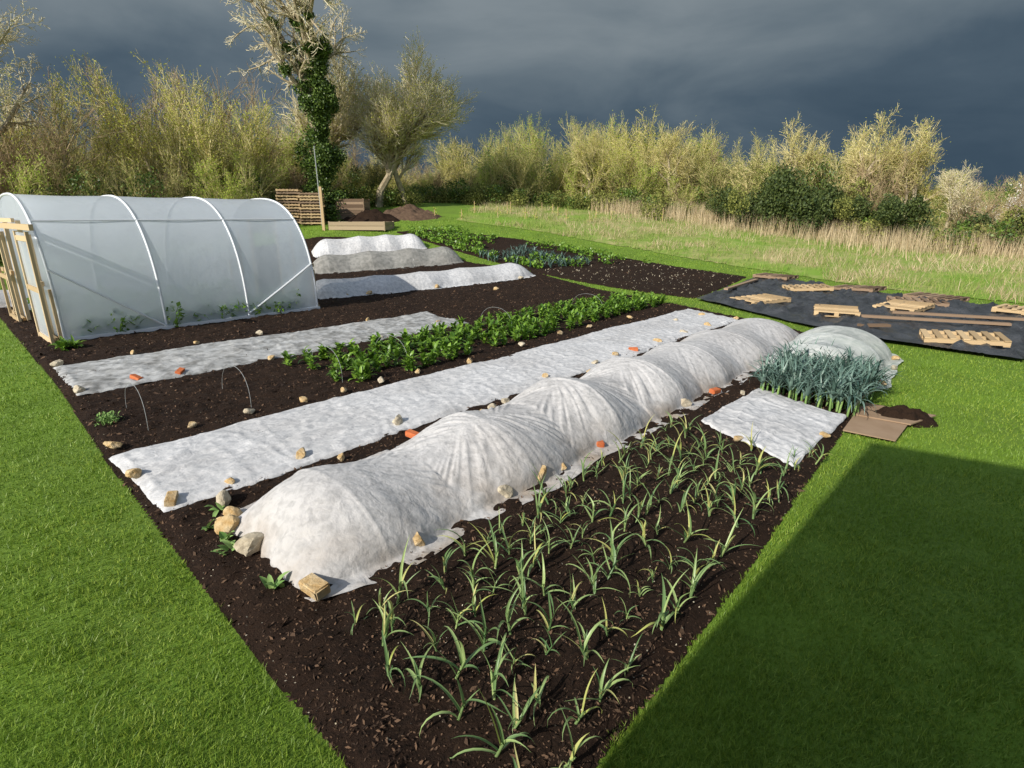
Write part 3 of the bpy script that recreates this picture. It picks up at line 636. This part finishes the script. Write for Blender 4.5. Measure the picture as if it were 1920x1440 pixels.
sh_yel=[shrub('hy',6.5,4.5,9,2,(3,4),9000,(.05,.11),[m_bark,m_twig,m_bud,m_ivy],extra=[leafball(rb(3,1.2,.4,1.6,.5,.9),350,(.08,.15),3)]) for _ in range(3)]
sh_brn=[shrub('hb',6,4,9,2,(3,4),1800,(.04,.09),[m_bark,m_twigd,m_olive]) for _ in range(2)]
sh_grn=[shrub('hg',5.5,4,8,2,(3,4),9000,(.05,.12),[m_bark,m_twig,m_budg]) for _ in range(2)]
pop=[shrub('pp',8.,2.0,5,2,(5,3),9000,(.05,.1),[m_bark,m_twig,m_budg],up=.22,spread=.35,wig=.07) for _ in range(3)]
everg=[tomesh('ev',[leafball(rb(11,1.2,.5,2.2,.45,1.1),1300,(.08,.17),0),leafball(rb(4,1.5,.6,2.4,.4,.8),500,(.08,.15),1)],[m_everg,m_olive]) for _ in range(3)]
bram=[tomesh('br',[leafball(rb(8,1.1,.2,.8,.4,.7),380,(.07,.14),0),leafball(rb(3,1.1,.2,1.0,.4,.7),250,(.07,.14),1)],[m_olive,m_ivy]) for _ in range(2)]
bt=[]
for i in range(3):
    s,t=segs_tree((0,0,0),(0,0,1),4.2,.16,3,(3,3,3),.62,.75,.06,.13,n0=5,start=1,minr=.008)
    bt.append(tomesh('bt',tree_parts(s,t,3500,(.03,.08)),[m_bark,m_twigp if i==0 else m_twig,m_bud]))
s,t=segs_tree((0,0,0),(0,0,1),5.2,.2,3,(4,4,3),.6,.6,.09,.12,n0=6,start=1,minr=.009)
willow=tomesh('wl',tree_parts(s,t,9000,(.04,.09)),[m_bark,m_twigp,m_bud])
def put(lst,x,y,s,parent,nm,sz=None):
    me=random.choice(lst);return inst(nm,me,(x,y,float(h(x,y))-.1),random.uniform(0,6.28),(s,s,sz or s),parent)
hedge=empty('hedgerow')
cen=np.array([2,18.])
SK_s=[0,10,19,24,28,31,34.5,38,41,46,50,54,56.5,58,61,64,66.5,69,83];SK_h=[6.0,6.3,6.6,6.0,5.2,4.6,3.8,4.2,5.9,6.4,6.4,5.6,3.4,5,6.4,6.2,4.2,3.0,3.0]
def row(s0,s1,n,lst,f,off,nm,jit=.8):
    for i in range(n):
        s=s0+(s1-s0)*(i+random.uniform(.1,.9))/n;p=hedge_pt(s);d=p-cen;d/=np.linalg.norm(d);p=p+d*off+rng.normal(0,jit,2)
        me=random.choice(lst);kz=np.interp(s,SK_s,SK_h)*f*random.uniform(.62,1.15)/me['topz'];k=max(.6,kz*.9)
        inst(nm,me,(p[0],p[1],float(h(p[0],p[1]))-.1),random.uniform(0,6.28),(k,k,kz),hedge)
E=_hc[-1]
row(0,26,17,sh_olive+sh_brn[:1]+sh_grn[:1],.66,0,'shrub');row(0,31,18,sh_yel+sh_brn+sh_grn,.95,3.3,'tall_shrub');row(0,31,14,sh_brn+sh_yel,1.1,6.5,'back_shrub')
row(29,54,14,sh_olive+sh_brn+sh_grn,.62,1,'shrub');row(29,55,16,sh_yel+sh_brn+sh_grn,.85,3.5,'tall_shrub');row(37,55,12,sh_yel+sh_olive,1.,7,'back_shrub')
row(55,E,16,sh_olive+sh_brn+sh_yel[:1],.62,1,'shrub');row(56,68,9,sh_yel+sh_brn+bt,.95,3.5,'tall_shrub')
for i in range(60):
    p=hedge_pt(E*(i+.5)/60);d=cen-p;d/=np.linalg.norm(d);p=p+d*.9+rng.normal(0,.4,2);put(bram,p[0],p[1],random.uniform(.7,1.4),hedge,'bramble')
pe2=empty('poplar_row')
for x,y,s in [(-1.5,48,.8),(.2,48,.9),(1.6,49,.95),(3,48.5,.72),(5,49,.9),(6.5,49,1.0),(8.2,48,.95),(9.6,48,.9),(11.3,47.5,.85),(12.8,46.5,.9),(14.2,45,.85)]:
    inst('poplar',random.choice(pop),(x,y,float(h(x,y))-.2),random.uniform(0,6),(s*1.1,s*1.1,s*.88),pe2)
for x,y,s in [(14.0,35.2,.75),(15.4,33.2,1.0),(17.4,31.8,.9),(19.0,30.5,.75),(24.6,26.8,.85),(26.6,25.0,1.1),(28.6,23.9,.95)]:
    put(everg,x,y,s,None,'evergreen_bush',s*random.uniform(.85,1.3))
for x,y,s in [(16.5,34.5,.95),(19.5,33,1.0),(21.0,31.5,1.0),(23.0,30.8,.7),(11,41.5,.95),(6,43.5,.95),(24.5,40,.9)]:
    put(bt,x,y,s,None,'bare_tree')
inst('blossom_tree',shrub('bl',3,3,8,2,(3,3),2500,(.05,.1),[m_bark,m_twigd,m_blossom]),(27.5,33,1.2),0,(.9,.9,.9))
dt=empty('distant_treeline')
for i in range(46):
    a=math.radians(-50+i*2.3);R=random.uniform(75,100);x,y=R*math.sin(a),R*math.cos(a)
    put(sh_olive+sh_brn,x,y,random.uniform(1.0,1.5),dt,'distant_tree')
def bigtree(name,x,y,H,r,ivyh,seed,levels=4,nch=(3,3,2,2),nl=5000,ratio=.46,spread=.85,ivyw=1.2,twig=None,n0=8,start=3,lean=0.):
    random.seed(seed);z=float(h(x,y))
    S,T=segs_tree((0,0,-.2),(lean,0,1),H,r,levels,nch,ratio,spread,.02,.14,n0=n0,start=start,minr=.010,decay=.25,w0=.12)
    P=tree_parts(S,T,nl,(.03,.07))
    if ivyh:
        C=[]
        for i in range(190):
            zz=random.uniform(0,1)*ivyh;k=(1-.6*zz/ivyh);a=random.uniform(0,6.28);q=random.uniform(.0,1)*ivyw*k*(.7+.5*math.sin(zz*2.3))
            C.append((zz*lean+q*math.cos(a),q*math.sin(a),zz,random.uniform(.3,.65)*(.45+.55*k)))
        for s_ in S:
            if s_[6]>r*.25 and ivyh*.45<s_[2]<ivyh*1.15:
                for q in range(2): C.append((s_[0]+random.gauss(0,.12),s_[1]+random.gauss(0,.12),s_[2],random.uniform(.2,.38)))
        P.append(leafball(C,280,(.08,.16),3))
    ob=build(name,P,[m_bark,twig or m_twig,m_bud,m_ivy]);ob.location=(x,y,z);return ob
bigtree('ivy_clad_tree',-10.9,33.4,12.5,.34,9.0,5,twig=m_twigp,ivyw=1.5,lean=.07)
bigtree('bare_tree',-22.6,26.5,9.5,.22,1.5,12,nl=1200,twig=m_twigp,nch=(3,2,2,2),ratio=.45,start=3)
random.seed(3)
for x,y,s in [(-8.6,38,1.0),(-7.0,38.8,.8),(-12.8,38.5,.95)]:
    k=s*8.8/willow['topz'];inst('willow_tree',willow,(x,y,float(h(x,y))),s*9,(k*1.1,k*1.1,k))
# ------------------------------------------------------------------ house behind the viewpoint (its shadow lies on the lawn)
he=empty('brick_house')
C=np.array([-2.2,-.9]);dx=np.array([.86,-.51]);dx/=np.linalg.norm(dx);dn=np.array([dx[1],-dx[0]]);EH=5.2;HL=10;HD=7
def hp(a,b,z): q=C+dx*a+dn*b;return (q[0],q[1],z)
V,F=box(hp(HL/2,HD/2,EH/2),(HL,HD,EH),(*dx,0));build('walls',[(V,F,0)],[M('house_brick',(.3,.13,.08),(.4,.2,.12),scale=20,bump=.4)],parent=he)
V=[hp(0,-.1,EH),hp(HL,-.1,EH),hp(HL,HD+.1,EH),hp(0,HD+.1,EH),hp(0,HD/2,EH+1.8),hp(HL,HD/2,EH+1.8)]
build('roof',[(V,[[0,1,5,4],[2,3,4,5]],0),(V,[[0,4,3],[1,2,5]],0)],[M('roof_tile',(.15,.08,.06),(.22,.12,.09))],parent=he)
m_glass=M('window_glass',(.03,.04,.05),rough=.1,spec=.6)
for i,(a,z,w_,h_) in enumerate([(2,1.4,1.2,1.1),(2,3.9,1.2,1.1),(5,3.9,1.2,1.1),(8,1.4,1.2,1.1),(8,3.9,1.2,1.1)]):
    V,F=box(hp(a,-.02,z),(w_+.14,.06,h_+.14),(*dx,0));V2,F2=box(hp(a,-.04,z),(w_,.06,h_),(*dx,0));build('window_%d'%(i+1),[(V,F,0),(V2,F2,1)],[m_hoop,m_glass],parent=he)
V,F=box(hp(5,-.03,1.05),(.95,.07,2.1),(*dx,0));build('door',[(V,F,0)],[m_dwood],parent=he)
# ------------------------------------------------------------------ light
sun_az=math.radians(43.2);el=math.radians(31)
L=bpy.data.lights.new('sun','SUN');L.energy=5;L.angle=math.radians(.5);L.color=(1,.94,.83)
lo=bpy.data.objects.new('sun',L);SC.collection.objects.link(lo)
lo.rotation_euler=Vector((math.sin(sun_az)*math.cos(el),math.cos(sun_az)*math.cos(el),-math.sin(el))).to_track_quat('-Z','Y').to_euler()
Wl=bpy.data.worlds.new('World');SC.world=Wl;Wl.use_nodes=True;N=Wl.node_tree;nd=N.nodes;lk=N.links;nd.clear()
out=nd.new('ShaderNodeOutputWorld');sky=nd.new('ShaderNodeTexSky');sky.sky_type='NISHITA';sky.sun_disc=False;sky.sun_elevation=el;sky.sun_rotation=sun_az+PI
b1=nd.new('ShaderNodeBackground');b1.inputs[1].default_value=.15;lk.new(sky.outputs[0],b1.inputs[0])
tc=nd.new('ShaderNodeTexCoord');sx=nd.new('ShaderNodeSeparateXYZ');lk.new(tc.outputs['Generated'],sx.inputs[0])
mp=nd.new('ShaderNodeMapping');mp.inputs['Scale'].default_value=(1,1,3.0);lk.new(tc.outputs['Generated'],mp.inputs[0])
n1=nd.new('ShaderNodeTexNoise');n1.inputs['Scale'].default_value=2.4;n1.inputs['Detail'].default_value=7;n1.inputs['Roughness'].default_value=.52;n1.inputs['Distortion'].default_value=.4;lk.new(mp.outputs[0],n1.inputs[0])
ad=nd.new('ShaderNodeMath');ad.operation='MULTIPLY_ADD';ad.inputs[1].default_value=.46;ad.inputs[2].default_value=-.16;lk.new(n1.outputs[0],ad.inputs[0])
a2=nd.new('ShaderNodeMath');a2.operation='ADD';lk.new(sx.outputs[2],a2.inputs[0]);lk.new(ad.outputs[0],a2.inputs[1])
cr=nd.new('ShaderNodeValToRGB');e=cr.color_ramp;e.elements[0].position=0;e.elements[0].color=(.040,.066,.098,1);e.elements[1].position=.7;e.elements[1].color=(.32,.37,.40,1)
for p,c in((.12,(.047,.078,.113,1)),(.2,(.072,.108,.145,1)),(.3,(.135,.175,.208,1)),(.4,(.21,.25,.278,1))):
    q=e.elements.new(p);q.color=c
lk.new(a2.outputs[0],cr.inputs[0]);b2=nd.new('ShaderNodeBackground');lk.new(cr.outputs[0],b2.inputs[0])
dt_=nd.new('ShaderNodeVectorMath');dt_.operation='DOT_PRODUCT';dt_.inputs[1].default_value=(-math.sin(sun_az),-math.cos(sun_az),.45);lk.new(tc.outputs['Generated'],dt_.inputs[0])
mr=nd.new('ShaderNodeMapRange');mr.inputs[1].default_value=.1;mr.inputs[2].default_value=.6;lk.new(dt_.outputs['Value'],mr.inputs[0])
ms=nd.new('ShaderNodeMixShader');lk.new(mr.outputs[0],ms.inputs[0]);lk.new(b2.outputs[0],ms.inputs[1]);lk.new(b1.outputs[0],ms.inputs[2]);lk.new(ms.outputs[0],out.inputs[0])
# ------------------------------------------------------------------ camera
cam=bpy.data.cameras.new('camera');co=bpy.data.objects.new('camera',cam);SC.collection.objects.link(co);SC.camera=co
cam.sensor_width=36;cam.lens=36*1050/1920.;cam.clip_end=3000;cam.clip_start=.05
co.location=(0,0,2.3);co.rotation_euler=(PI/2-math.atan(317/1050.),0,0)
SC.view_settings.view_transform='Standard';SC.view_settings.look='None';SC.view_settings.exposure=0
